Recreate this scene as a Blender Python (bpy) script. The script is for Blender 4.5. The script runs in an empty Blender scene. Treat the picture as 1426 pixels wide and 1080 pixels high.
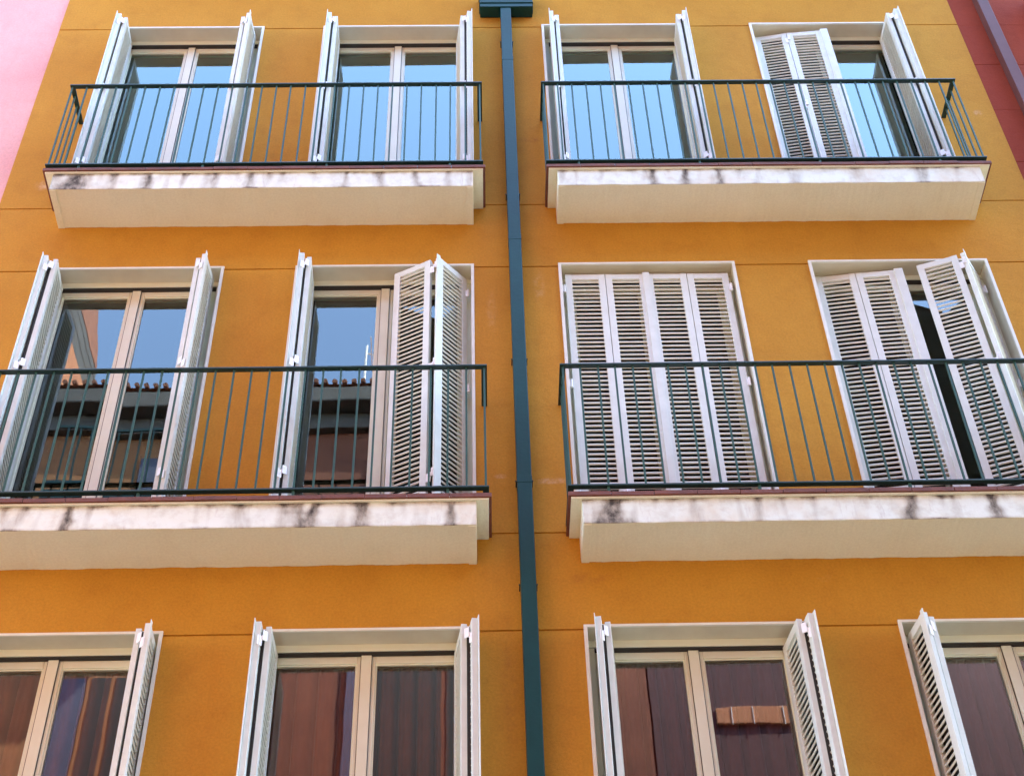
import bpy, bmesh, math, random
from mathutils import Vector, Matrix, noise
random.seed(7)
S = bpy.context.scene
C = S.collection

# ------------------------------------------------------------------ camera
cam_d = bpy.data.cameras.new("camera")
cam = bpy.data.objects.new("camera", cam_d); C.objects.link(cam)
cam_d.sensor_width = 36.0; cam_d.lens = 54.25; cam_d.clip_start = 0.05; cam_d.clip_end = 800
CAMZ = 1.6
Rv = Vector((0.99967911, -0.00771162, -0.02412895)); Uv = Vector((0.01145816, -0.71185817, 0.70222977)); Fv = Vector((0.02259172, 0.70228091, 0.71154138))
m = Matrix(((Rv.x, Uv.x, -Fv.x, 0.0), (Rv.y, Uv.y, -Fv.y, -6.706), (Rv.z, Uv.z, -Fv.z, CAMZ), (0, 0, 0, 1)))
cam.matrix_world = m
S.camera = cam

# ------------------------------------------------------------------ light
SUN_EL, SUN_AZ = math.radians(52), math.radians(64)
w = bpy.data.worlds.new("World"); S.world = w; w.use_nodes = True
nt = w.node_tree; bg = nt.nodes['Background']
sky = nt.nodes.new('ShaderNodeTexSky'); sky.sky_type = 'NISHITA'; sky.sun_disc = False
sky.sun_elevation = SUN_EL; sky.sun_rotation = SUN_AZ; sky.air_density = 1.0; sky.dust_density = .5; sky.ozone_density = 1.0
nt.links.new(sky.outputs[0], bg.inputs[0]); bg.inputs[1].default_value = 0.15
sd = bpy.data.lights.new("sun", 'SUN'); sd.energy = 2.6; sd.angle = math.radians(0.5); sd.color = (1, .975, .86)
sun = bpy.data.objects.new("sun", sd); C.objects.link(sun)
to_sun = Vector((math.sin(SUN_AZ) * math.cos(SUN_EL), math.cos(SUN_AZ) * math.cos(SUN_EL), math.sin(SUN_EL)))
sun.rotation_euler = to_sun.to_track_quat('Z', 'Y').to_euler(); sun.location = (0, 10, 30)
S.view_settings.view_transform = 'Standard'; S.view_settings.look = 'None'
S.view_settings.gamma = 1; S.view_settings.exposure = 3.65
S.cycles.max_bounces = 10; S.cycles.diffuse_bounces = 5; S.cycles.transparent_max_bounces = 16
S.cycles.caustics_reflective = False; S.cycles.caustics_refractive = False

# ------------------------------------------------------------------ materials
def mat(name, col, rough=.6, var=None, vscale=1.0, bump=0, bscale=200, metal=0, spec=.5, extra=None, vmix=.5):
    M = bpy.data.materials.new(name); M.use_nodes = True
    n = M.node_tree; b = n.nodes['Principled BSDF']
    b.inputs['Roughness'].default_value = rough; b.inputs['Metallic'].default_value = metal
    b.inputs['Specular IOR Level'].default_value = spec
    b.inputs['Base Color'].default_value = (*col, 1)
    tc = n.nodes.new('ShaderNodeTexCoord')
    out = None
    if var:
        nz = n.nodes.new('ShaderNodeTexNoise'); nz.inputs['Scale'].default_value = vscale; nz.inputs['Detail'].default_value = 6
        nz.inputs['Roughness'].default_value = .62
        n.links.new(tc.outputs['Object'], nz.inputs['Vector'])
        cr = n.nodes.new('ShaderNodeValToRGB'); cr.color_ramp.elements[0].position = .3; cr.color_ramp.elements[1].position = .7
        cr.color_ramp.elements[0].color = (*var, 1); cr.color_ramp.elements[1].color = (*col, 1)
        n.links.new(nz.outputs['Fac'], cr.inputs[0]); out = cr.outputs[0]
        n.links.new(out, b.inputs['Base Color'])
    if bump:
        nb = n.nodes.new('ShaderNodeTexNoise'); nb.inputs['Scale'].default_value = bscale; nb.inputs['Detail'].default_value = 4
        n.links.new(tc.outputs['Object'], nb.inputs['Vector'])
        bp = n.nodes.new('ShaderNodeBump'); bp.inputs['Strength'].default_value = bump; bp.inputs['Distance'].default_value = .01
        n.links.new(nb.outputs['Fac'], bp.inputs['Height']); n.links.new(bp.outputs[0], b.inputs['Normal'])
    return M

def stucco(name, c1, c2, c3, patch, patch_amt, fine=.12, bump=.35, scuffs=()):
    """rendered wall: broad tonal drift, small mottling, fine grain, a few faded patches, grainy bump"""
    M = bpy.data.materials.new(name); M.use_nodes = True
    n = M.node_tree; b = n.nodes['Principled BSDF']; L = n.links.new
    b.inputs['Roughness'].default_value = .85; b.inputs['Specular IOR Level'].default_value = .25
    tc = n.nodes.new('ShaderNodeTexCoord')
    def nz(scale, det=5, rough=.6, sc=None):
        x = n.nodes.new('ShaderNodeTexNoise'); x.inputs['Scale'].default_value = scale; x.inputs['Detail'].default_value = det; x.inputs['Roughness'].default_value = rough
        if sc:
            mp = n.nodes.new('ShaderNodeMapping'); mp.inputs['Scale'].default_value = sc; L(tc.outputs['Object'], mp.inputs[0]); L(mp.outputs[0], x.inputs['Vector'])
        else: L(tc.outputs['Object'], x.inputs['Vector'])
        return x
    def mix(a, bb, fac, mode='MIX'):
        x = n.nodes.new('ShaderNodeMix'); x.data_type = 'RGBA'; x.blend_type = mode
        for s, v in ((x.inputs[0], fac), (x.inputs[6], a), (x.inputs[7], bb)):
            if isinstance(v, tuple): s.default_value = (*v, 1)
            elif isinstance(v, (int, float)): s.default_value = v
            else: L(v, s)
        return x.outputs[2]
    def rng(v, a, b_, c=0, d=1):
        x = n.nodes.new('ShaderNodeMapRange'); L(v, x.inputs[0])
        for i, k in enumerate((a, b_, c, d)): x.inputs[i + 1].default_value = k
        return x.outputs[0]
    a = mix(c1, c2, rng(nz(.9, 4).outputs['Fac'], .35, .65))
    a = mix(a, c3, rng(nz(5.5, 5, .65).outputs['Fac'], .5, .8, 0, .55))
    a = mix(a, c2, rng(nz(1.6, 4, .6, (6, 1, .7)).outputs['Fac'], .5, .75, 0, .5))
    a = mix(a, patch, rng(nz(2.3, 6, .7, (1, 1, 1.6)).outputs['Fac'], .68, .8, 0, patch_amt))
    for (sx, sz, rx, rz, col_, am) in scuffs:
        mp = n.nodes.new('ShaderNodeMapping'); mp.vector_type = 'TEXTURE'; mp.inputs['Location'].default_value = (sx, 0, sz); mp.inputs['Scale'].default_value = (rx, 50, rz)
        L(tc.outputs['Object'], mp.inputs[0]); g = n.nodes.new('ShaderNodeTexGradient'); g.gradient_type = 'QUADRATIC_SPHERE'; L(mp.outputs[0], g.inputs[0])
        ml = n.nodes.new('ShaderNodeMath'); ml.operation = 'MULTIPLY'; L(rng(g.outputs['Fac'], 0, .35, 0, am), ml.inputs[0]); L(rng(nz(16, 6, .7).outputs['Fac'], .4, .62), ml.inputs[1])
        a = mix(a, col_, ml.outputs[0])
    a = mix(a, (0, 0, 0), rng(nz(70, 4).outputs['Fac'], .35, .75, 0, fine))
    L(a, b.inputs['Base Color'])
    n1 = nz(170, 3); n2 = nz(14, 4)
    ad = n.nodes.new('ShaderNodeMath'); ad.operation = 'MULTIPLY_ADD'; L(n2.outputs['Fac'], ad.inputs[0]); ad.inputs[1].default_value = 2.0; L(n1.outputs['Fac'], ad.inputs[2])
    bp = n.nodes.new('ShaderNodeBump'); bp.inputs['Strength'].default_value = bump; bp.inputs['Distance'].default_value = .004
    L(ad.outputs[0], bp.inputs['Height']); L(bp.outputs[0], b.inputs['Normal'])
    return M

M_ORANGE = stucco('ochre_stucco', (.59, .300, .034), (.52, .250, .025), (.42, .185, .018), (.68, .43, .15), .5, .2, .5, (
    (.43, 7.62, .17, .035, (.80, .55, .36), .5), (.13, 7.66, .05, .03, (.80, .58, .4), .4), (.42, 9.35, .06, .25, (.72, .48, .22), .3),
    (.10, 9.1, .05, .3, (.72, .48, .22), .25), (-3.05, 10.5, .10, .09, (.82, .6, .4), .5), (.40, 11.0, .12, .05, (.40, .17, .03), .7), (3.82, 11.3, .05, .05, (.75, .5, .3), .7), (.60, 6.9, .25, .06, (.40, .17, .03), .5), (.15, 6.2, .06, .6, (.45, .2, .03), .6)))
M_PINK = stucco('pink_stucco', (.86, .52, .50), (.78, .40, .39), (.80, .44, .43), (.86, .64, .62), .7, .16, 1.2)
M_RED = stucco('red_stucco', (.36, .060, .022), (.30, .046, .018), (.23, .035, .016), (.3, .06, .05), .3, .12, .5)
M_WHITE = mat('white_lacquer', (.74, .80, .76), .42, var=(.64, .69, .64), vscale=7)
M_SLAT = mat('white_slat_lacquer', (.76, .80, .73), .45, var=(.66, .69, .61), vscale=9)
M_CREAM = mat('cream_lacquer', (.80, .88, .73), .42, var=(.74, .81, .66), vscale=5)
M_LIN = mat('lining_metal', (.66, .65, .53), .5, var=(.58, .56, .45), vscale=6)
M_TRIM = mat('casing_trim', (.76, .80, .74), .45, var=(.70, .70, .61), vscale=8)
M_GAP = mat('dark_filler', (.03, .028, .025), .7)
M_STEEL = mat('hinge_steel', (.84, .85, .85), .4, metal=.1)
M_GREEN = mat('green_paint', (.006, .030, .023), .38, var=(.010, .038, .038), vscale=20, bump=.1, bscale=90)
M_GREENBAL = mat('green_paint_bars', (.010, .066, .040), .5, var=(.008, .048, .030), vscale=20)
M_PIPE = mat('petrol_blue_paint', (.002, .046, .044), .40, var=(.002, .033, .031), vscale=3, bump=.10, bscale=40, spec=.28)
M_TILE = mat('terracotta_tile', (.19, .062, .036), .7, var=(.10, .036, .025), vscale=11, bump=.4, bscale=60)
M_SOFFIT = stucco('cream_plaster', (.80, .83, .70), (.76, .79, .65), (.69, .71, .57), (.83, .85, .74), .4, .10, .5)
M_CURT = {
    'plum': mat('plum_curtain', (.72, .12, .15), .9, var=(.58, .09, .12), vscale=4),
    'brown': mat('brown_curtain', (.20, .062, .034), .9, var=(.14, .043, .025), vscale=4),
    'purple': mat('purple_curtain', (.11, .034, .038), .9, var=(.08, .024, .027), vscale=4)}
M_ROOM = mat('room_plaster', (.25, .22, .2), .9)
M_EAVE = mat('eave_paint', (.50, .25, .06), .8, var=(.4, .2, .05), vscale=3)
M_REDPIPE = mat('mauve_pipe_paint', (.15, .065, .06), .5, var=(.11, .045, .042), spec=.2, vscale=3)
M_ROOF = mat('roof_tile', (.34, .14, .08), .8, var=(.2, .08, .05), vscale=9, bump=.5, bscale=30)
M_ASPH = mat('street_setts', (.16, .145, .105), .9, var=(.26, .22, .16), vscale=5, bump=.5, bscale=150)
M_PAVE = mat('paving', (.21, .185, .13), .85, var=(.30, .26, .19), vscale=3, bump=.3, bscale=60)
M_GROUND = mat('ground_earth', (.14, .12, .09), .95, var=(.15, .13, .1), vscale=.6)
M_TERR = mat('terracotta_wall', (.50, .22, .11), .85, var=(.42, .17, .08), vscale=1.5)
M_TAN = mat('tan_wall', (.34, .15, .06), .85, var=(.22, .10, .045), vscale=1.3)
M_MAROON = mat('maroon_wall', (.09, .045, .05), .85, var=(.07, .035, .04), vscale=1.5)
M_BROWNRED = mat('brown_red_wall', (.24, .085, .045), .85, var=(.15, .05, .03), vscale=1.5)
M_GREYC = mat('grey_cornice', (.11, .105, .10), .8, var=(.08, .075, .07), vscale=4)
M_BLUESH = mat('blue_grey_shutter', (.07, .08, .13), .6)

def glass_mat(name, k, wav, tint):
    M = bpy.data.materials.new(name); M.use_nodes = True
    n = M.node_tree; n.nodes.clear(); L = n.links.new
    o = n.nodes.new('ShaderNodeOutputMaterial'); mx = n.nodes.new('ShaderNodeMixShader')
    tr = n.nodes.new('ShaderNodeBsdfTransparent'); tr.inputs[0].default_value = (.98, .98, .97, 1)
    gl = n.nodes.new('ShaderNodeBsdfGlossy'); gl.inputs['Roughness'].default_value = .004; gl.inputs[0].default_value = (*tint, 1)
    fr = n.nodes.new('ShaderNodeFresnel'); fr.inputs[0].default_value = 1.52
    ml = n.nodes.new('ShaderNodeMath'); ml.operation = 'MULTIPLY'; ml.use_clamp = True; ml.inputs[1].default_value = k
    L(fr.outputs[0], ml.inputs[0]); L(ml.outputs[0], mx.inputs[0]); L(tr.outputs[0], mx.inputs[1]); L(gl.outputs[0], mx.inputs[2]); L(mx.outputs[0], o.inputs[0])
    tc = n.nodes.new('ShaderNodeTexCoord'); nz = n.nodes.new('ShaderNodeTexNoise'); nz.inputs['Scale'].default_value = 2.2; nz.inputs['Detail'].default_value = 1
    bp = n.nodes.new('ShaderNodeBump'); bp.inputs['Strength'].default_value = 1; bp.inputs['Distance'].default_value = wav
    L(tc.outputs['Object'], nz.inputs['Vector']); L(nz.outputs['Fac'], bp.inputs['Height']); L(bp.outputs[0], gl.inputs['Normal'])
    return M
M_GLASS = [glass_mat('window_glass_low', 1.15, .0005, (1, .97, .95)), glass_mat('window_glass_mid', 2.4, .0005, (.93, 1, .98)), glass_mat('window_glass_high', 3.0, .0005, (.84, 1, .96))]

def fascia_mat():
    """white limewash over render, weathered; the stains have their own shapes (run-off under the tile joints)"""
    M = bpy.data.materials.new('weathered_white_render'); M.use_nodes = True
    n = M.node_tree; b = n.nodes['Principled BSDF']; L = n.links.new
    b.inputs['Roughness'].default_value = .9; b.inputs['Specular IOR Level'].default_value = .2
    tc = n.nodes.new('ShaderNodeTexCoord'); at = n.nodes.new('ShaderNodeAttribute'); at.attribute_name = 'stain'
    def nz(s, d, sc=None):
        x = n.nodes.new('ShaderNodeTexNoise'); x.inputs['Scale'].default_value = s; x.inputs['Detail'].default_value = d; x.inputs['Roughness'].default_value = .65
        if sc:
            mp = n.nodes.new('ShaderNodeMapping'); mp.inputs['Scale'].default_value = sc; L(tc.outputs['Object'], mp.inputs[0]); L(mp.outputs[0], x.inputs['Vector'])
        else: L(tc.outputs['Object'], x.inputs['Vector'])
        return x.outputs['Fac']
    def mr(v, a, b_, c, d):
        x = n.nodes.new('ShaderNodeMapRange'); L(v, x.inputs[0])
        for i, k in enumerate((a, b_, c, d)): x.inputs[i + 1].default_value = k
        return x.outputs[0]
    def mix(a, bb, fac):
        x = n.nodes.new('ShaderNodeMix'); x.data_type = 'RGBA'
        for s, v in ((x.inputs[0], fac), (x.inputs[6], a), (x.inputs[7], bb)):
            if isinstance(v, tuple): s.default_value = (*v, 1)
            elif isinstance(v, (int, float)): s.default_value = v
            else: L(v, s)
        return x.outputs[2]
    def mul(a, bb):
        x = n.nodes.new('ShaderNodeMath'); x.operation = 'MULTIPLY'; x.use_clamp = True
        for i, v in enumerate((a, bb)):
            if isinstance(v, (int, float)): x.inputs[i].default_value = v
            else: L(v, x.inputs[i])
        return x.outputs[0]
    base = mix((.78, .86, .79), (.54, .55, .47), mr(nz(9, 7), .48, .74, 0, .7))
    base = mix(base, (.66, .55, .38), mr(nz(2.2, 4), .52, .7, 0, .5))
    base = mix(base, (.42, .38, .35), mr(nz(7, 5, (3, 1, .5)), .60, .78, 0, .55))
    s = mul(at.outputs['Fac'], mr(nz(30, 6, (1.6, 1, .55)), .25, .70, .62, 1.25))
    s2 = mul(at.outputs['Fac'], mr(nz(22, 7, (1.4, 1, .8)), .30, .66, .35, 1.2))
    base = mix(base, (.30, .26, .20), mr(s, .06, .6, 0, .8))
    base = mix(base, (.05, .044, .04), mr(s2, .36, 1.0, 0, .94))
    L(base, b.inputs['Base Color'])
    bp = n.nodes.new('ShaderNodeBump'); bp.inputs['Strength'].default_value = .6; bp.inputs['Distance'].default_value = .006
    L(nz(26, 6), bp.inputs['Height']); L(bp.outputs[0], b.inputs['Normal'])
    return M
M_FASCIA = fascia_mat()

# ------------------------------------------------------------------ mesh helpers
class MB:
    def __init__(s): s.bm = bmesh.new()
    def box(s, x0, x1, y0, y1, z0, z1, bev=0, mi=0):
        if x0 > x1: x0, x1 = x1, x0
        if y0 > y1: y0, y1 = y1, y0
        if z0 > z1: z0, z1 = z1, z0
        v = [s.bm.verts.new((x, y, z)) for x in (x0, x1) for y in (y0, y1) for z in (z0, z1)]
        fs = []
        for f in ((0, 1, 3, 2), (4, 6, 7, 5), (0, 4, 5, 1), (2, 3, 7, 6), (0, 2, 6, 4), (1, 5, 7, 3)):
            q = s.bm.faces.new([v[i] for i in f]); q.material_index = mi; fs.append(q)
        if bev:
            es = list({e for f in fs for e in f.edges})
            r = bmesh.ops.bevel(s.bm, geom=es, offset=bev, segments=2, affect='EDGES', profile=.6)
            for f in r['faces']: f.material_index = mi
        return v
    def prism(s, pts, axis, a, b):
        """extrude a closed 2D outline along an axis (x: pts are y,z; z: pts are x,y)"""
        def P(p, t): return (t, p[0], p[1]) if axis == 'x' else ((p[0], p[1], t) if axis == 'z' else (p[0], t, p[1]))
        A = [s.bm.verts.new(P(p, a)) for p in pts]; B = [s.bm.verts.new(P(p, b)) for p in pts]
        n = len(pts); s.bm.faces.new(A); s.bm.faces.new(B[::-1])
        for i in range(n): s.bm.faces.new((A[i], B[i], B[(i + 1) % n], A[(i + 1) % n]))
    def tube(s, p, q, r, n=8):
        p, q = Vector(p), Vector(q); d = (q - p); M = Matrix.Translation((p + q) / 2) @ d.to_track_quat('Z', 'Y').to_matrix().to_4x4()
        bmesh.ops.create_cone(s.bm, cap_ends=True, segments=n, radius1=r, radius2=r, depth=d.length, matrix=M)
    def mesh(s, name, *mats):
        bmesh.ops.recalc_face_normals(s.bm, faces=s.bm.faces)
        me = bpy.data.meshes.new(name); s.bm.to_mesh(me); s.bm.free()
        for m_ in mats: me.materials.append(m_)
        return me
    def build(s, name, mats, parent=None, label=None):
        if not isinstance(mats, (list, tuple)): mats = [mats]
        return link(name, s.mesh(name, *mats), parent, label)
def link(name, data, parent=None, label=None):
    o = bpy.data.objects.new(name, data); C.objects.link(o)
    if parent: o.parent = parent
    if label: o['label'] = label
    return o
def thing(name, label, cat, loc=(0, 0, 0), group=None):
    o = bpy.data.objects.new(name, None); C.objects.link(o); o.location = loc; o.empty_display_size = .3
    o['label'] = label; o['category'] = cat
    if group: o['group'] = group
    return o

# ------------------------------------------------------------------ layout (metres; y = 0 is the facade, -y is the street)
Z0 = CAMZ + 4.977                    # top of the lowest visible window casings
ZT = [Z0, Z0 + 3.0, Z0 + 6.0]        # casing tops, three floors
SL = .65                             # floor level above the casing top below it
WX = [(-2.872, -1.690), (-1.202, -.018), (.560, 1.740), (2.250, 3.456)]
XL, XR = -3.33, 3.95
EAVE = Z0 + 7.1

bld = thing('yellow_apartment_building', 'ochre yellow apartment house with white louvred shutters between pink and red neighbours', 'building', (0, 0, 0))

# ---- wall with real openings and shallow horizontal grooves
def wall_mesh(xcuts, zcuts, depth_fn, back):
    bm = bmesh.new()
    nx, nz_ = len(xcuts) - 1, len(zcuts) - 1
    D = [[depth_fn((xcuts[i] + xcuts[i + 1]) / 2, (zcuts[j] + zcuts[j + 1]) / 2) for j in range(nz_)] for i in range(nx)]
    def q(a): bm.faces.new([bm.verts.new(p) for p in a])
    for i in range(nx):
        for j in range(nz_):
            x0, x1, z0, z1, d = xcuts[i], xcuts[i + 1], zcuts[j], zcuts[j + 1], D[i][j]
            if d < back:
                q([(x0, d, z0), (x1, d, z0), (x1, d, z1), (x0, d, z1)])
                q([(x0, back, z0), (x0, back, z1), (x1, back, z1), (x1, back, z0)])
            for (ii, jj, e) in ((i - 1, j, 0), (i + 1, j, 1), (i, j - 1, 2), (i, j + 1, 3)):
                if 0 <= ii < nx and 0 <= jj < nz_: d2 = D[ii][jj]
                else: d2 = back
                if d2 > d:
                    if e == 0: q([(x0, d, z0), (x0, d, z1), (x0, d2, z1), (x0, d2, z0)])
                    if e == 1: q([(x1, d, z0), (x1, d2, z0), (x1, d2, z1), (x1, d, z1)])
                    if e == 2: q([(x0, d, z0), (x0, d2, z0), (x1, d2, z0), (x1, d, z0)])
                    if e == 3: q([(x0, d, z1), (x1, d, z1), (x1, d2, z1), (x0, d2, z1)])
    bmesh.ops.remove_doubles(bm, verts=bm.verts, dist=1e-5)
    bmesh.ops.recalc_face_normals(bm, faces=bm.faces)
    me = bpy.data.meshes.new('wall'); bm.to_mesh(me); bm.free(); return me

grooves = []
for k in range(3): grooves += [(ZT[k] - .030, ZT[k] - .018), (ZT[k] + SL - 3 - .006, ZT[k] + SL - 3 + .006)]
grooves.append((Z0 + 6 + SL - .02, Z0 + 6 + SL - .008))
opens = [(x0, x1, t - 3 + SL, t) for t in ZT for (x0, x1) in WX]
BACK = .34
def depth(x, z):
    for a, b, c, d in opens:
        if a < x < b and c < z < d: return BACK
    for a, b in grooves:
        if a < z < b: return .010
    return 0.0
zc = sorted({0.0, EAVE + .3} | {round(v, 4) for g in grooves for v in g} | {round(v, 4) for o in opens for v in o[2:]})
xc = sorted({XL, XR} | {v for a in WX for v in a})
wm = wall_mesh(xc, zc, depth, BACK); wm.materials.append(M_ORANGE)
link('wall', wm, bld)
# body behind the front wall: floors, side walls, back, roof
b = MB()
for z in (0.02, 1.2, ZT[0] + SL - 3 - .2, ZT[0] + SL - .2, ZT[1] + SL - .2, EAVE + .02): b.box(XL + .02, XR - .02, BACK + .004, 7.0, z, z + .18)
b.box(XL + .004, XL + .25, BACK + .002, 7.2, 0.0, EAVE + .25); b.box(XR - .25, XR - .004, BACK + .002, 7.2, 0.0, EAVE + .25)
b.box(.22, .34, BACK + .006, 7.0, 0.2, EAVE + .01); b.box(XL + .25, XR - .25, 7.0, 7.2, 0.0, EAVE + .25)
b.build('interior_shell', M_ROOM, bld)
b = MB()
b.box(XL + .002, XR - .002, -.27, .0, EAVE, EAVE + .10, .006); b.box(XL + .004, XR - .004, -.22, -.002, EAVE - .05, EAVE - .001, .006)
b.build('eave', M_EAVE, bld)
b = MB(); b.prism([(-.42, EAVE + .12), (7.3, EAVE + .12), (3.4, EAVE + 1.3)], 'x', XL, XR); b.build('roof', M_ROOF, bld)

# ------------------------------------------------------------------ windows
def window(x0, x1, zt, floor_i, col):
    zb = zt - 3 + SL
    b = MB()                                   # metal lining with a thin proud edge
    t = .014; e = .008 + .0013 * col
    b.box(x0 - .006, x1 + .006, -e, .004, zt - t, zt + .003, .002)
    for s, xa in ((1, x0), (-1, x1)): b.box(xa - s * .006, xa + s * t, -e, .004, zb, zt - t, .002)
    b.box(x0 + .001, x1 - .001, .004, .30, zt - .010, zt - .002, 0, 1)
    for s, xa in ((1, x0), (-1, x1)): b.box(xa + s * .002, xa + s * .010, .004, .30, zb, zt - .010, 0, 1)
    win = b.build('window', [M_TRIM, M_LIN], bld)
    b = MB()                                   # fixed frame
    h = zt - .010
    b.box(x0 + .010, x1 - .010, .120, .158, h - .045, h, .003)
    b.box(x0 + .010, x1 - .010, .162, .205, h - .050, h, .002)
    for s, xa in ((1, x0 + .010), (-1, x1 - .010)): b.box(xa, xa + s * .045, .120, .205, zb + .04, h - .051, .003)
    b.box(x0 + .010, x1 - .010, .10, .205, zb, zb + .04, .003)
    b.build('frame', M_CREAM, win)
    b = MB(); b.box(x0 + .056, x1 - .056, .126, .1615, h - .052, h - .0465); b.build('gap_filler', M_GAP, win)
    ia, ib = x0 + .055, x1 - .055; mid = (ia + ib) / 2; st = .046; top = h - .054; bot = zb + .045
    for k, (a, c) in enumerate(((ia, mid - .004), (mid + .004, ib))):
        b = MB()
        b.box(a, a + st, .158, .200, bot, top, .004); b.box(c - st, c, .158, .200, bot, top, .004)
        b.box(a + st, c - st, .1582, .200, top - .046, top, .004); b.box(a + st, c - st, .1582, .200, bot, bot + .09, .004)
        # glazing bead, slightly recessed
        b.box(a + st, a + st + .008, .166, .192, bot + .09, top - .046); b.box(c - st - .008, c - st, .166, .192, bot + .09, top - .046)
        b.box(a + st + .008, c - st - .008, .166, .192, top - .054, top - .046)
        sash = b.build('sash', M_CREAM, win)
        b = MB(); hx, hz = (c - a - 2 * st - .018) / 2, (top - bot - .136 - .01) / 2
        b.box(-hx, hx, -.003, .003, -hz, hz); g = b.build('pane', M_GLASS[floor_i], win)
        g.location = ((a + c) / 2, .178, (bot + .09 + top - .046) / 2)
        rr = random.Random(floor_i * 40 + col * 7 + k)
        g.rotation_euler = (math.radians(rr.uniform(-.25, .25)), 0, math.radians(rr.uniform(-.5, .5)))
    b = MB(); b.box(mid - .028, mid + .028, .146, .157, bot, top + .0, .003)
    b.box(mid + .0285, mid + .031, .150, .1575, bot, top - .002, 0, 1); b.box(mid - .031, mid - .0285, .150, .1575, bot, top - .002, 0, 1)
    b.build('astragal', [M_CREAM, M_GAP], win)
    return win
for fi, zt in enumerate(ZT):
    for ci, (a, c) in enumerate(WX): window(a, c, zt, fi, ci)

# ------------------------------------------------------------------ curtains (hang inside, things of their own)
def curtain(x0, x1, zt, kind, label, seed):
    zb = zt - 3 + SL + .06; r = random.Random(seed); bm = bmesh.new(); xa, xb = x0 + .03, x1 - .03; n = 330; rows = 5
    ph = r.uniform(0, 6); wl = r.uniform(.085, .11); G = []
    for j in range(rows + 1):
        z = zt - .03 - (zt - .03 - zb) * j / rows; row = []
        for i in range(n + 1):
            x = xa + (xb - xa) * i / n
            u = x / wl + ph + .22 * math.sin(x * 4.3 + seed) + .03 * math.sin(z * 2 + seed)
            f_ = u - math.floor(u) - .5
            y = .212 + .060 * math.exp(-(f_ / .11) ** 2) + .006 * math.cos(2 * math.pi * u * 2 + 1)
            row.append(bm.verts.new((x, y, z)))
        G.append(row)
    for j in range(rows):
        for i in range(n): bm.faces.new((G[j][i], G[j][i + 1], G[j + 1][i + 1], G[j + 1][i]))
    for f in bm.faces: f.smooth = True
    me = bpy.data.meshes.new('curtain'); bm.to_mesh(me); bm.free(); me.materials.append(M_CURT[kind])
    o = link('curtain', me); so = o.modifiers.new('thickness', 'SOLIDIFY'); so.thickness = .002
    o['label'] = label; o['category'] = 'curtain'; o['group'] = 'pleated curtains hanging behind the windows'
pos = ['far left', 'middle left', 'middle right', 'far right']
flo = ['bottom', 'middle', 'top']
kinds = [['brown', 'brown', 'purple', 'purple'], ['plum', 'brown', 'plum', 'plum'], ['plum', 'plum', 'plum', 'plum']]
for fi, zt in enumerate(ZT):
    for ci, (a, c) in enumerate(WX):
        if fi == 1 and ci in (0, 2, 3): continue
        curtain(a, c, zt, kinds[fi][ci], 'dark %s pleated curtain behind the %s window of the %s row' % (kinds[fi][ci], pos[ci], flo[fi]), fi * 10 + ci)

# ------------------------------------------------------------------ shutters
LT = .030
PITCH = .0392
_leaf = {}
def leaf_data(wd, fin, H=2.275):
    """leaf in local space: x 0..wd, outer face y=0, thickness towards +y, top at z=0; fin = cover strip past the edge"""
    key = (round(wd, 3), fin)
    if key in _leaf: return _leaf[key]
    st, tr, br = .044, .050, .075
    b = MB()
    b.box(0, st, 0, LT, -H, 0, .0025); b.box(wd - st, wd, 0, LT, -H, 0, .0025)
    b.box(st, wd - st, .001, LT - .001, -tr, -.001, .0025); b.box(st, wd - st, .001, LT - .001, -H, -H + br, .0025)
    if fin == 'edge':
        b.box(wd - .010, wd + .022, -.0045, -.0005, -H, .008)
    if fin == 'post':
        b.box(wd - .006, wd + .052, -.012, .004, -H, .002, .002); b.box(wd + .006, wd + .010, -.0135, -.0122, -H, 0)
    fr = b.mesh('shutter_leaf', M_WHITE)
    b = MB(); z = -tr - .018; i = 0
    a = math.radians(52); L = .034; th = .0104
    while z > -H + br + .012:
        cy = LT / 2; c, s_ = math.cos(a), math.sin(a)
        jz = random.uniform(-.0007, .0007); ja = random.uniform(-.02, .02); c, s_ = math.cos(a + ja), math.sin(a + ja)
        pts = []
        for (u, v) in ((-L / 2, -th / 2 * .7), (-L / 2 + .003, -th / 2), (L / 2 - .003, -th / 2), (L / 2, 0), (L / 2 - .003, th / 2), (-L / 2 + .003, th / 2), (-L / 2, th / 2 * .7)):
            pts.append((cy + u * c - v * s_, z + jz + u * s_ + v * c))
        b.prism(pts, 'x', st - .002, wd - st + .002)
        z -= PITCH; i += 1
    sl = b.mesh('louvres', M_SLAT)
    _leaf[key] = (fr, sl); return _leaf[key]
def mk_hinge():
    b = MB()
    b.box(-.027, -.001, -.004, 0, -.052, .010, .001); b.box(.001, .027, -.004, 0, -.010, .052, .001)
    b.tube((0, -.004, -.014), (0, -.004, .014), .0055, 8)
    for x, z in ((-.011, -.03), (.011, .03)): b.tube((x, -.0055, z), (x, -.0036, z), .003, 6)
    return b.mesh('hinge', M_STEEL)
HINGE = mk_hinge()
def leaf(a, c, ztop, flip, fin=None, label=None):
    """outer face runs from plan point a to plan point c; normal = right-hand side seen from above unless flip"""
    a, c = Vector(a), Vector(c); d = c - a; wd = d.length; ang = math.atan2(d.y, d.x)
    fr, sl = leaf_data(wd, fin)
    o = link('shutter_leaf', fr, bld, label); o.location = (a.x, a.y, ztop)
    o.rotation_euler = (0, 0, ang)
    if flip: o.scale = (1, -1, 1)
    s = link('louvres', sl, o)
    return o
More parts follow.
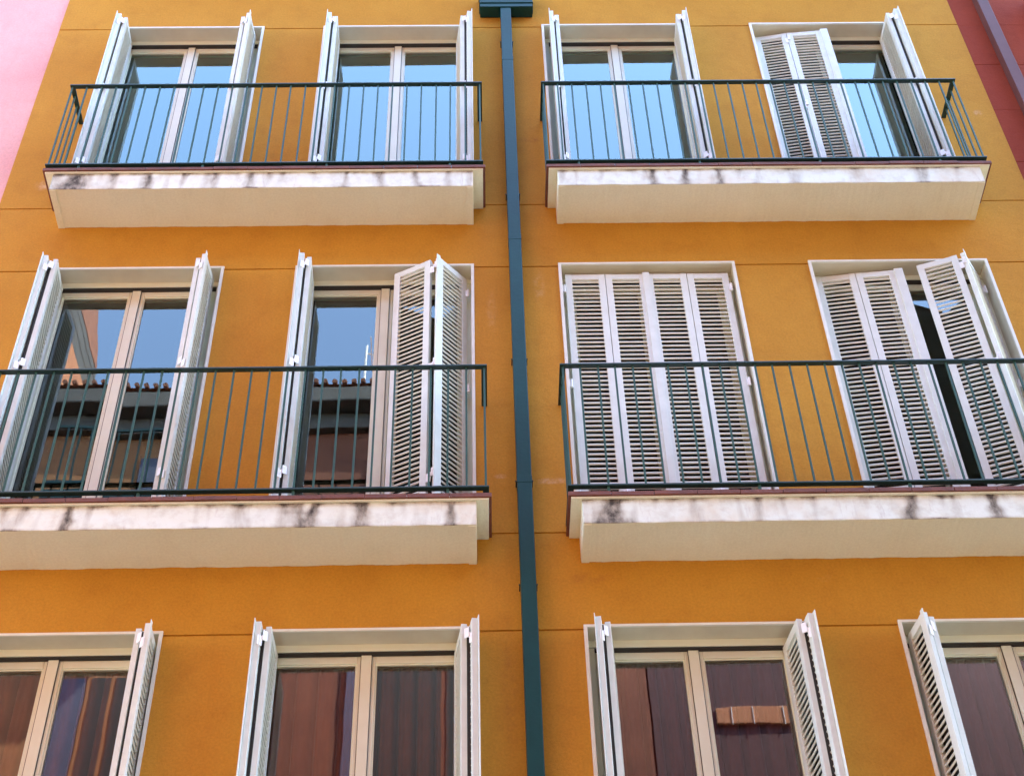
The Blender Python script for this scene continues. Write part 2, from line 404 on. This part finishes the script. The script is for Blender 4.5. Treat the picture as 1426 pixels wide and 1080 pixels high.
def add_hinge(parent_obj, x, y, z, rot, wide=1.0):
    h = link('hinge', HINGE, parent_obj)
    mw = Matrix.Translation((x, y, z)) @ Matrix.Rotation(rot, 4, 'Z') @ Matrix.Diagonal((wide, 1, 1, 1))
    bpy.context.view_layer.update()
    h.matrix_parent_inverse = Matrix.Identity(4)
    h.matrix_local = parent_obj.matrix_basis.inverted() @ mw
    return h
LEAF_DROP = .062
def stack(side, xof, xif, xib, zt, fy=-.172, iy=-.135, lbl=None):
    """pair of leaves folded out square to the wall. side -1: hinged on the left jamb, +1: on the right jamb"""
    zt = zt - LEAF_DROP; s = -side                       # s = +1 means towards the opening is +x
    xob = xib - s * .082
    o1 = leaf((xob, .055), (xof + s * .006, fy), zt, flip=side > 0, fin='edge', label=lbl)
    o2 = leaf((xif, iy), (xib, iy + .262), zt, flip=side > 0, label=lbl)
    p = Vector((xof + s * .020, fy - .005)); q = Vector((xif - s * .014, iy - .006)); mdl = (p + q) / 2
    if side > 0: p, q = q, p
    rot = math.atan2(q.y - p.y, q.x - p.x)
    for dz in (-.095, -1.02, -1.94): add_hinge(o2, mdl.x, mdl.y, zt + dz, rot, s * 1.15)
    b = MB(); xa, xb = sorted((xof + s * .0365, xif - s * .0305)); b.box(xa, xb, -.118 + (.012 if iy > -.13 else 0), .10, -2.27, -.012)  # dark filler added between the leaves to keep light out of the gap
    gk = b.build('gap_filler', M_GAP, o1); gk.matrix_local = o1.matrix_basis.inverted() @ Matrix.Translation((0, 0, zt))
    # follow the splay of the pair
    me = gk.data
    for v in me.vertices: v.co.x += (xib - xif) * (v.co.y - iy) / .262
    return o1, o2
def jamb_hinge(o, x, y, z):
    h = MB(); h.tube((0, 0, -.035), (0, 0, .035), .0075, 8); h.box(-.018, .0, -.002, .002, -.03, .03)
    add = link('hinge', h.mesh('hinge', M_STEEL), o)
    add.matrix_local = o.matrix_basis.inverted() @ Matrix.Translation((x, y, z))
FOLD = None
# top row
z = ZT[2]
stack(-1, -2.833, -2.755, -2.760, z); stack(1, -1.768, -1.850, -1.835, z)
stack(-1, -1.163, -1.081, -1.082, z); stack(1, -.008, -.098, -.140, z)
stack(-1, .607, .689, .702, z); stack(1, 1.714, 1.632, 1.640, z)
zt = z - LEAF_DROP
CL = 'nearly closed louvred shutter leaf'
o = leaf((2.292, .085), (2.545, .045), zt, False, label=CL); jamb_hinge(o, 2.290, .080, zt - .15); jamb_hinge(o, 2.290, .080, zt - 1.0)
o = leaf((2.549, .044), (2.825, .022), zt, False, 'post', CL)
for dz in (-.1, -1.02): add_hinge(o, 2.547, .040, zt + dz, -.1, .8)
stack(1, 3.423, 3.332, 3.325, z)
# middle row
z = ZT[1]; zt = z - LEAF_DROP
stack(-1, -2.847, -2.754, -2.772, z); stack(1, -1.767, -1.848, -1.835, z)
stack(-1, -1.166, -1.086, -1.090, z)
HO = 'half open louvred shutter leaf'
o = leaf((-.062, .075), (-.243, -.128), zt, True, 'edge', HO); jamb_hinge(o, -.052, .068, zt - .15); jamb_hinge(o, -.052, .068, zt - 1.05)
o = leaf((-.301, -.103), (-.545, .022), zt, True, None, HO)
for dz in (-.095, -1.02, -1.94): add_hinge(o, -.272, -.117, zt + dz, -.35, 1.1)
FC = 'fully closed louvred shutter leaf'
xs = [.597, .868, 1.142, 1.418, 1.700]
for i in range(4):
    o = leaf((xs[i] + .002, .040), (xs[i + 1] - .002, .040), zt, False, None, FC)
    if i == 1:
        bb = MB(); bb.box(-.022, .022, -.010, -.001, -2.275, .006, .002); p = bb.build('cover_strip', M_WHITE, o); p.location = (.272, 0, 0)
    if i in (0, 3):
        for dz in (-.15, -1.05, -1.95): jamb_hinge(o, xs[0] - .006 if i == 0 else xs[4] + .006, .036, zt + dz)
    if i in (1, 3):
        for dz in (-1.95,): add_hinge(o, xs[i], .036, zt + dz, 0, .8)
o = leaf((2.292, .090), (2.560, .052), zt, False, label=CL); jamb_hinge(o, 2.290, .085, zt - .15)
o = leaf((2.564, .051), (2.826, .028), zt, False, 'post', CL)
o = leaf((3.415, .085), (3.268, -.125), zt, True, 'edge', HO); jamb_hinge(o, 3.424, .078, zt - .15); jamb_hinge(o, 3.424, .078, zt - 1.05)
o = leaf((3.222, -.100), (2.968, -.008), zt, True, None, HO)
for dz in (-.095, -1.02, -1.94): add_hinge(o, 3.246, -.112, zt + dz, -.35, 1.1)
# bottom row
z = ZT[0]
stack(-1, -2.84, -2.757, -2.757, z, -.165, -.12); stack(1, -1.708, -1.800, -1.800, z, -.165, -.12)
stack(-1, -1.176, -1.091, -1.084, z, -.165, -.12); stack(1, -.006, -.098, -.140, z, -.165, -.12)
stack(-1, .600, .688, .722, z, -.165, -.12); stack(1, 1.762, 1.673, 1.634, z, -.165, -.12)
stack(-1, 2.325, 2.405, 2.375, z, -.165, -.12); stack(1, 3.43, 3.345, 3.345, z, -.165, -.12)

# ------------------------------------------------------------------ balconies
STAIN = {
 'UL': [(-2.843, .3, .039), (-2.698, 1, .039), (-2.63, .4, .029), (-2.445, .6, .015), (-2.216, .8, .02), (-1.987, .25, .015), (-1.773, .55, .02), (-1.529, .5, .024), (-1.305, .2, .015), (-1.095, .25, .015), (-.875, .6, .015), (-.641, .65, .02), (-.411, .65, .02), (-.186, .3, .015)],
 'UR': [(.69, .3, .015), (.866, .3, .015), (1.082, .2, .015), (1.22, .8, .02), (1.445, .7, .015), (1.676, .7, .015), (2.153, .2, .02), (2.626, .35, .039), (3.049, .45, .029), (3.335, .2, .02)],
 'LL': [(-2.568, .5, .021), (-2.44, .2, .017), (-2.217, .85, .017), (-1.531, .3, .013), (-1.296, .5, .034), (-1.07, .4, .021), (-1.003, .5, .038), (-.882, .9, .025), (-.64, .8, .029), (-.416, .25, .017), (-.15, .85, .017)],
 'LR': [(.752, 1, .038), (1.054, .2, .025), (1.424, .25, .013), (1.668, .35, .013), (1.837, .3, .017), (2.116, .2, .034), (2.392, .9, .025), (2.546, .3, .017), (2.609, .35, .017), (2.83, .85, .025), (3.2, .5, .03)]}
def balcony(x0, x1, zf, key, label):
    """x0..x1 = tile edge; zf = floor level"""
    dep, bd = .351, .328; seed = sum(map(ord, key)); r = random.Random(seed)
    bx0, bx1 = x0 + .074, x1 - .084; zb = zf - .214; zu = zf - .040
    # block: front (grid with stains), underside, sides
    bm = bmesh.new(); la = None
    nx, nz_ = 300, 22; G = []; val = []
    def wob(x, k): return noise.noise(Vector((x * 9, k * 3.1 + seed, 0))) * .0045 + noise.noise(Vector((x * 40, k * 3.1 + seed, 5))) * .0018
    for j in range(nz_ + 1):
        row = []
        for i in range(nx + 1):
            t = i / nx; u = j / nz_; x = bx0 + (bx1 - bx0) * t; zz = zu - (zu - zb) * u + (wob(x, 1) if j == nz_ else 0) + (wob(x, 2) * .6 if j == 0 else 0)
            y = -bd + noise.noise(Vector((x * 6, zz * 9, seed))) * .003
            v = bm.verts.new((x, y, zz)); row.append(v)
            sv = 0
            for (sx, a, w_) in STAIN[key]:
                drift = noise.noise(Vector((sx * 13, u * 1.6, seed))) * .035 * u - (.05 * u if a >= .9 else 0)
                ww = w_ * 1.0 * (1 + .4 * noise.noise(Vector((sx * 5, u * 4, 3)))) * (1 + 1.1 * u)
                sv += a * math.exp(-((x - sx - drift) / ww) ** 2) * (1.15 - .85 * u ** .7 * (1.3 - a))
            run = noise.noise(Vector((x * 14 + .25 * u, u * .5, seed + 4)))           # faint run-off all along
            sv += max(0, run - .06) * .9 * (1 - .5 * u)
            sv += max(0, 1 - u / .22) * (.48 + .8 * noise.noise(Vector((x * 8, 0, seed + 2))))
            sv += max(0, (u - .88) / .12) * (.18 + .9 * max(0, noise.noise(Vector((x * 5, 0, seed + 9)))))
            if key in ('UL', 'LR') and t < .06: sv += .22 * (1 - t / .06)
            val.append(max(0, min(1, sv)))
        G.append(row)
    for j in range(nz_):
        for i in range(nx): f = bm.faces.new((G[j][i], G[j + 1][i], G[j + 1][i + 1], G[j][i + 1])); f.material_index = 0; f.smooth = True
    bmesh.ops.recalc_face_normals(bm, faces=bm.faces)
    me = bpy.data.meshes.new('balcony'); 
    # underside with a drip line and ragged back edge, sides
    bot = G[nz_]; dl = .045
    xs_ = [v.co.x for v in bot]
    back = [bm.verts.new((x, .004, zb + wob(x, 7) * 1.2)) for x in xs_]
    for i in range(nx):
        f = bm.faces.new((bot[i], back[i], back[i + 1], bot[i + 1])); f.material_index = 1
    topb = [bm.verts.new((x, .004, zu)) for x in (xs_[0], xs_[-1])]
    for k, (col, bk, tb) in enumerate(((0, back[0], topb[0]), (nx, back[-1], topb[1]))):
        vs = [G[j][col] for j in range(nz_ + 1)] + [bk, tb]
        f = bm.faces.new(vs if k == 0 else vs[::-1]); f.material_index = 1
    f = bm.faces.new(G[0][::1] + [topb[1], topb[0]]); f.material_index = 1
    bm.to_mesh(me); bm.free()
    at = me.attributes.new('stain', 'FLOAT', 'POINT'); at.data.foreach_set('value', val + [0.0] * (len(me.vertices) - len(val)))
    me.materials.append(M_FASCIA); me.materials.append(M_SOFFIT)
    o = link('balcony', me, bld, label)
    # plaster drips along the ends of the underside (raised border)
    for a, c in ((bx0 + .002, bx0 + dl), (bx1 - dl, bx1 - .002)):
        b = MB(); b.box(a, c, -bd + .006, .002, zb - .006, zb + .002, .002); b.build('drip_border', M_SOFFIT, o)
    b = MB()                                   # overhanging bed of the tiles
    b.box(x0 + .016, x1 - .016, -dep + .010, .002, zf - .0425, zf - .0300, .003); b.build('tile_bed', M_SOFFIT, o)
    b = MB(); n = 13; st = (x1 - x0) / n
    for i in range(n):
        j1, j2 = r.uniform(-.0018, .0018), r.uniform(-.0015, .0015)
        b.box(x0 + i * st + (.0 if i == 0 else .0012), x0 + (i + 1) * st - (0 if i == n - 1 else .0012), -dep + j1, .002, zf - .0295 + j2, zf - .001 + j2, .002)
    b.build('tile_edge', M_TILE, o)
    # railing
    ra, rb, rd = x0 + .018, x1 - .030, .3286; zt_, zl = zf + 1.017, zf + .052; hw = .017; hh = .006
    b = MB(); b.box(ra - hw, rb + hw, -rd - hw, -rd + hw, zt_ - hh, zt_ + hh, .002)
    for x in (ra, rb): b.box(x - hw, x + hw, -rd + hw + .0004, .002, zt_ - hh, zt_ + hh, .002)
    b.build('top_rail', M_GREEN, o)
    b = MB(); b.box(ra - hw, rb + hw, -rd - hw, -rd + hw, zl - hh, zl + hh, .002)
    for x in (ra, rb): b.box(x - hw, x + hw, -rd + hw + .0004, .002, zl - hh, zl + hh, .002)
    b.build('bottom_rail', M_GREEN, o)
    bw = .0056
    def bar(x, y, w_=bw): 
        q = MB(); q.box(x - w_, x + w_, y - bw, y + bw, zl + hh + .0005, zt_ - hh - .0005, .0012); q.build('baluster', M_GREENBAL, o)
    nb = round((rb - ra) / .1045)
    for i in range(nb + 1): bar(ra + (rb - ra) * i / nb + (0 if i in (0, nb) else r.uniform(-.002, .002)), -rd)
    for x in (ra, rb):
        for k in range(1, 4): bar(x, -rd + rd * k / 4)
    for i in range(2, nb, 8):
        q = MB(); x = ra + (rb - ra) * (i) / nb; q.box(x - .008, x + .008, -rd - .008, -rd + .008, zf - .001, zl - hh - .0005, .0015); q.build('foot', M_GREENBAL, o)
    return o
TU = (-2.945, .073); TV = (.493, 3.574)
balcony(*TU, ZT[1] + SL, 'UL', 'upper left balcony'); balcony(*TV, ZT[1] + SL, 'UR', 'upper right balcony')
balcony(*TU, ZT[0] + SL, 'LL', 'lower left balcony'); balcony(*TV, ZT[0] + SL, 'LR', 'lower right balcony')

# ------------------------------------------------------------------ rainwater pipe with hopper
b = MB(); px0, px1 = .2235, .309; b.box(px0, px1, -.098, -.020, .15, Z0 + 6.13, .006)
for z in (Z0 + 5.35, Z0 + 3.15, Z0 + .95, Z0 - 1.2): b.box(px0 - .0012, px1 + .0012, -.0992, -.0185, z, z + .05, .001)
pipe = b.build('rainwater_pipe', M_PIPE, bld)
for z in (Z0 + 5.674, Z0 + 3.701, Z0 + 2.02, Z0 + .997, Z0 + .242, Z0 - 1.5):
    for s, x in ((-1, px0), (1, px1)): b = MB(); b.box(x + s * .001, x + s * .007, -.050, .002, z - .005, z + .005, .001); b.tube((x + s * .006, -.056, z), (x + s * .006, -.049, z), .004); b.build('pipe_clamp', M_GREEN, pipe)
hz = Z0 + 6.118; hx0, hx1 = .052, .492; b = MB()
b.box(hx0 + .006, hx1 - .006, -.106, -.002, hz, hz + .050, .004); b.box(hx0, hx1, -.114, -.001, hz + .0505, hz + .066, .004); b.box(hx0 + .003, hx1 - .003, -.108, -.0015, hz + .0665, hz + .24, .004); b.box(hx0 - .004, hx1 + .004, -.122, -.0008, hz + .2405, hz + .262, .004)
b.build('hopper', M_PIPE, pipe)

# ------------------------------------------------------------------ neighbours
pink = thing('pink_building', 'pale pink rendered house at the left edge beyond the ochre wall', 'building', (-9, 0, 0))
def rel(b, name, m, par): o = b.build(name, m, par); o.location = -par.location; return o
b = MB(); b.box(-16, XL - .002, .012, 7, 0, EAVE + 1.6); rel(b, 'wall', M_PINK, pink)
b = MB(); b.box(-16, XL - .004, -.3, 7.2, EAVE + 1.604, EAVE + 1.75, .01); rel(b, 'roof_edge', M_GREYC, pink)
red = thing('red_building', 'dark red rendered house at the right edge with a mauve rainwater pipe', 'building', (9, 0, 0))
b = MB()
zz = [0, 2.2, 4.4] + [Z0 + v for v in (.2, 1.0, 1.8, 2.6, 3.4, 4.12, 4.78, 5.40, 5.98, 6.45)] + [EAVE + .9]
for i in range(len(zz) - 1): b.box(XR + .002, 16, .010 + (i % 2) * .0012, 7, zz[i] + .0015, zz[i + 1] - .0015, .003)
b.box(XR + .01, 15.9, .03, 6.9, 0, EAVE + .8); rel(b, 'wall', M_RED, red)
b = MB(); b.box(XR + .004, 16, -.16, 7.2, EAVE + .902, EAVE + 1.0, .01); rel(b, 'roof_edge', M_MAROON, red)
b = MB(); b.box(4.145, 4.235, -.095, -.02, .1, EAVE + .9, .006); rel(b, 'rainwater_pipe', M_REDPIPE, red)
b = MB(); b.box(4.62, 6.4, -.42, .011, Z0 + 6.16, Z0 + 6.34, .01); rel(b, 'eave_shade_slab', M_MAROON, red)  # dark slab added to stand in for the shade under the eave

# ------------------------------------------------------------------ street
def sheet(name, x0, x1, y0, y1, z, m, label, cat):
    b = MB(); bm = b.bm; bm.faces.new([bm.verts.new(p) for p in ((x0, y0, z), (x1, y0, z), (x1, y1, z), (x0, y1, z))]); o = b.build(name, m); o['kind'] = 'structure'; return o
sheet('ground', -250, 250, -250, 250, -.13, M_GROUND, '', '')
sheet('road', -60, 60, -6.8, -1.3, -.002 - .12, M_ASPH, '', '')
for y0, y1 in ((-1.3, -.002), (-8.0, -6.8)):
    b = MB(); b.box(-60, 60, y0, y1, -.125, 0, .01); o = b.build('pavement', M_PAVE); o['kind'] = 'structure'
# pavement under the ochre house starts at the wall
# ------------------------------------------------------------------ houses across the street (seen only as reflections and felt as bounced light)
def opp_house(name, label, x0, x1, ztop, mw, wins, over=.70, yb=-15):
    t = thing(name, label, 'building', ((x0 + x1) / 2, -8, 0), 'houses across the street')
    b = MB(); b.box(x0 + .002, x1 - .002, yb, -8, 0, ztop - .75); rel(b, 'wall', mw, t)
    b = MB(); b.box(x0 + .004, x1 - .004, yb, -8 + .12, ztop - .745, ztop - .45, .02); b.box(x0 + .004, x1 - .004, yb, -8 + .35, ztop - .445, ztop - .2, .02); b.box(x0 + .004, x1 - .004, yb, -8 + over, ztop - .195, ztop - .03, .01); rel(b, 'cornice', M_GREYC, t)
    b = MB(); b.prism([(-8 + over + .05, ztop - .02), (yb, ztop - .02), ((yb - 8) / 2, ztop + 1.1)], 'x', x0, x1)
    k = 0; x = x0 + .1
    while x < x1 - .1:
        b.tube((x, -8 + over + .10, ztop - .0), (x, -8 + over - .5, ztop + .13), .035, 8); x += .13
    rel(b, 'roof', M_ROOF, t)
    for (a, c, za, zb_) in wins:
        b = MB(); b.box(a - .06, c + .06, -7.998, -7.95, za - .06, zb_ + .06, .005); w_ = rel(b, 'window', mw, t)
        b = MB(); b.box(a, (a + c) / 2 - .03, -7.949, -7.94, za, zb_); b.box((a + c) / 2 + .03, c, -7.949, -7.94, za, zb_); g = b.build('pane', M_GAP, w_)
        b = MB()
        for s, xa in ((-1, a - .07), (1, c + .07)): b.box(xa, xa + s * .45, -7.995, -7.95, za, zb_, .004)
        b.build('shutter', M_BLUESH, w_)
    return t
tower = opp_house('terracotta_house', 'tall terracotta house across the street at its left end', -16, -5.75, 18.9, M_TERR, [(-8.5, -7.3, 10.2, 12.4), (-8.5, -7.3, 14, 16)], .12, -9.6)
mid = opp_house('tan_house', 'tan house with deep grey cornice across the street', -5.73, -3.0, 16.75, M_TAN, [(-4.0, -3.5, 13.2, 15.6), (-4.4, -3.9, 9.9, 12.15), (-4.0, -3.2, 7, 9.2)], .2)
b = MB(); b.box(-5.2, -3.1, -7.05, -7.02, 15.22, 15.26); b.box(-5.2, -3.1, -7.05, -7.02, 14.3, 14.34)
for i in range(14): b.box(-5.2 + i * .149, -5.18 + i * .149, -7.045, -7.025, 14.345, 15.215)
b.box(-5.2, -3.1, -7.998, -7.02, 14.05, 14.2); rel(b, 'balcony', M_GREEN, mid)
mid2 = opp_house('brick_red_house', 'brick red house across the street between the tan one and the dark one', -2.98, 2.0, 16.8, M_BROWNRED, [(-1.15, .55, 9.9, 12.6), (-.95, .35, 13.4, 15.6), (-.9, .3, 7, 9.2)], .18)
b = MB()
b.tube((-1.7, -9, 16.8), (-1.7, -9, 18.9), .02); b.tube((-1.7, -9.0, 18.7), (-1.1, -9.3, 18.8), .012)
for i in range(6): b.tube((-1.62 + i * .1, -9.45 - i * .05, 18.72 + i * .015), (-1.62 + i * .1, -8.65 - i * .05, 18.72 + i * .015), .008)
rel(b, 'antenna', M_STEEL, mid2)
rt = opp_house('maroon_house', 'dark maroon house across the street at its right end', 2.02, 16, 16.9, M_MAROON, [(8, 9.2, 10.2, 12.3)], .3)
b = MB(); b.box(2.55, 3.75, -7.998, -7.96, 11.24, 11.45, .01); rel(b, 'parapet', M_TERR, rt)
for x in (2.72, 2.95, 3.3): b = MB(); b.box(x, x + .006, -7.959, -7.95, 11.225, 11.445); rel(b, 'rail_bar', M_STEEL, rt)
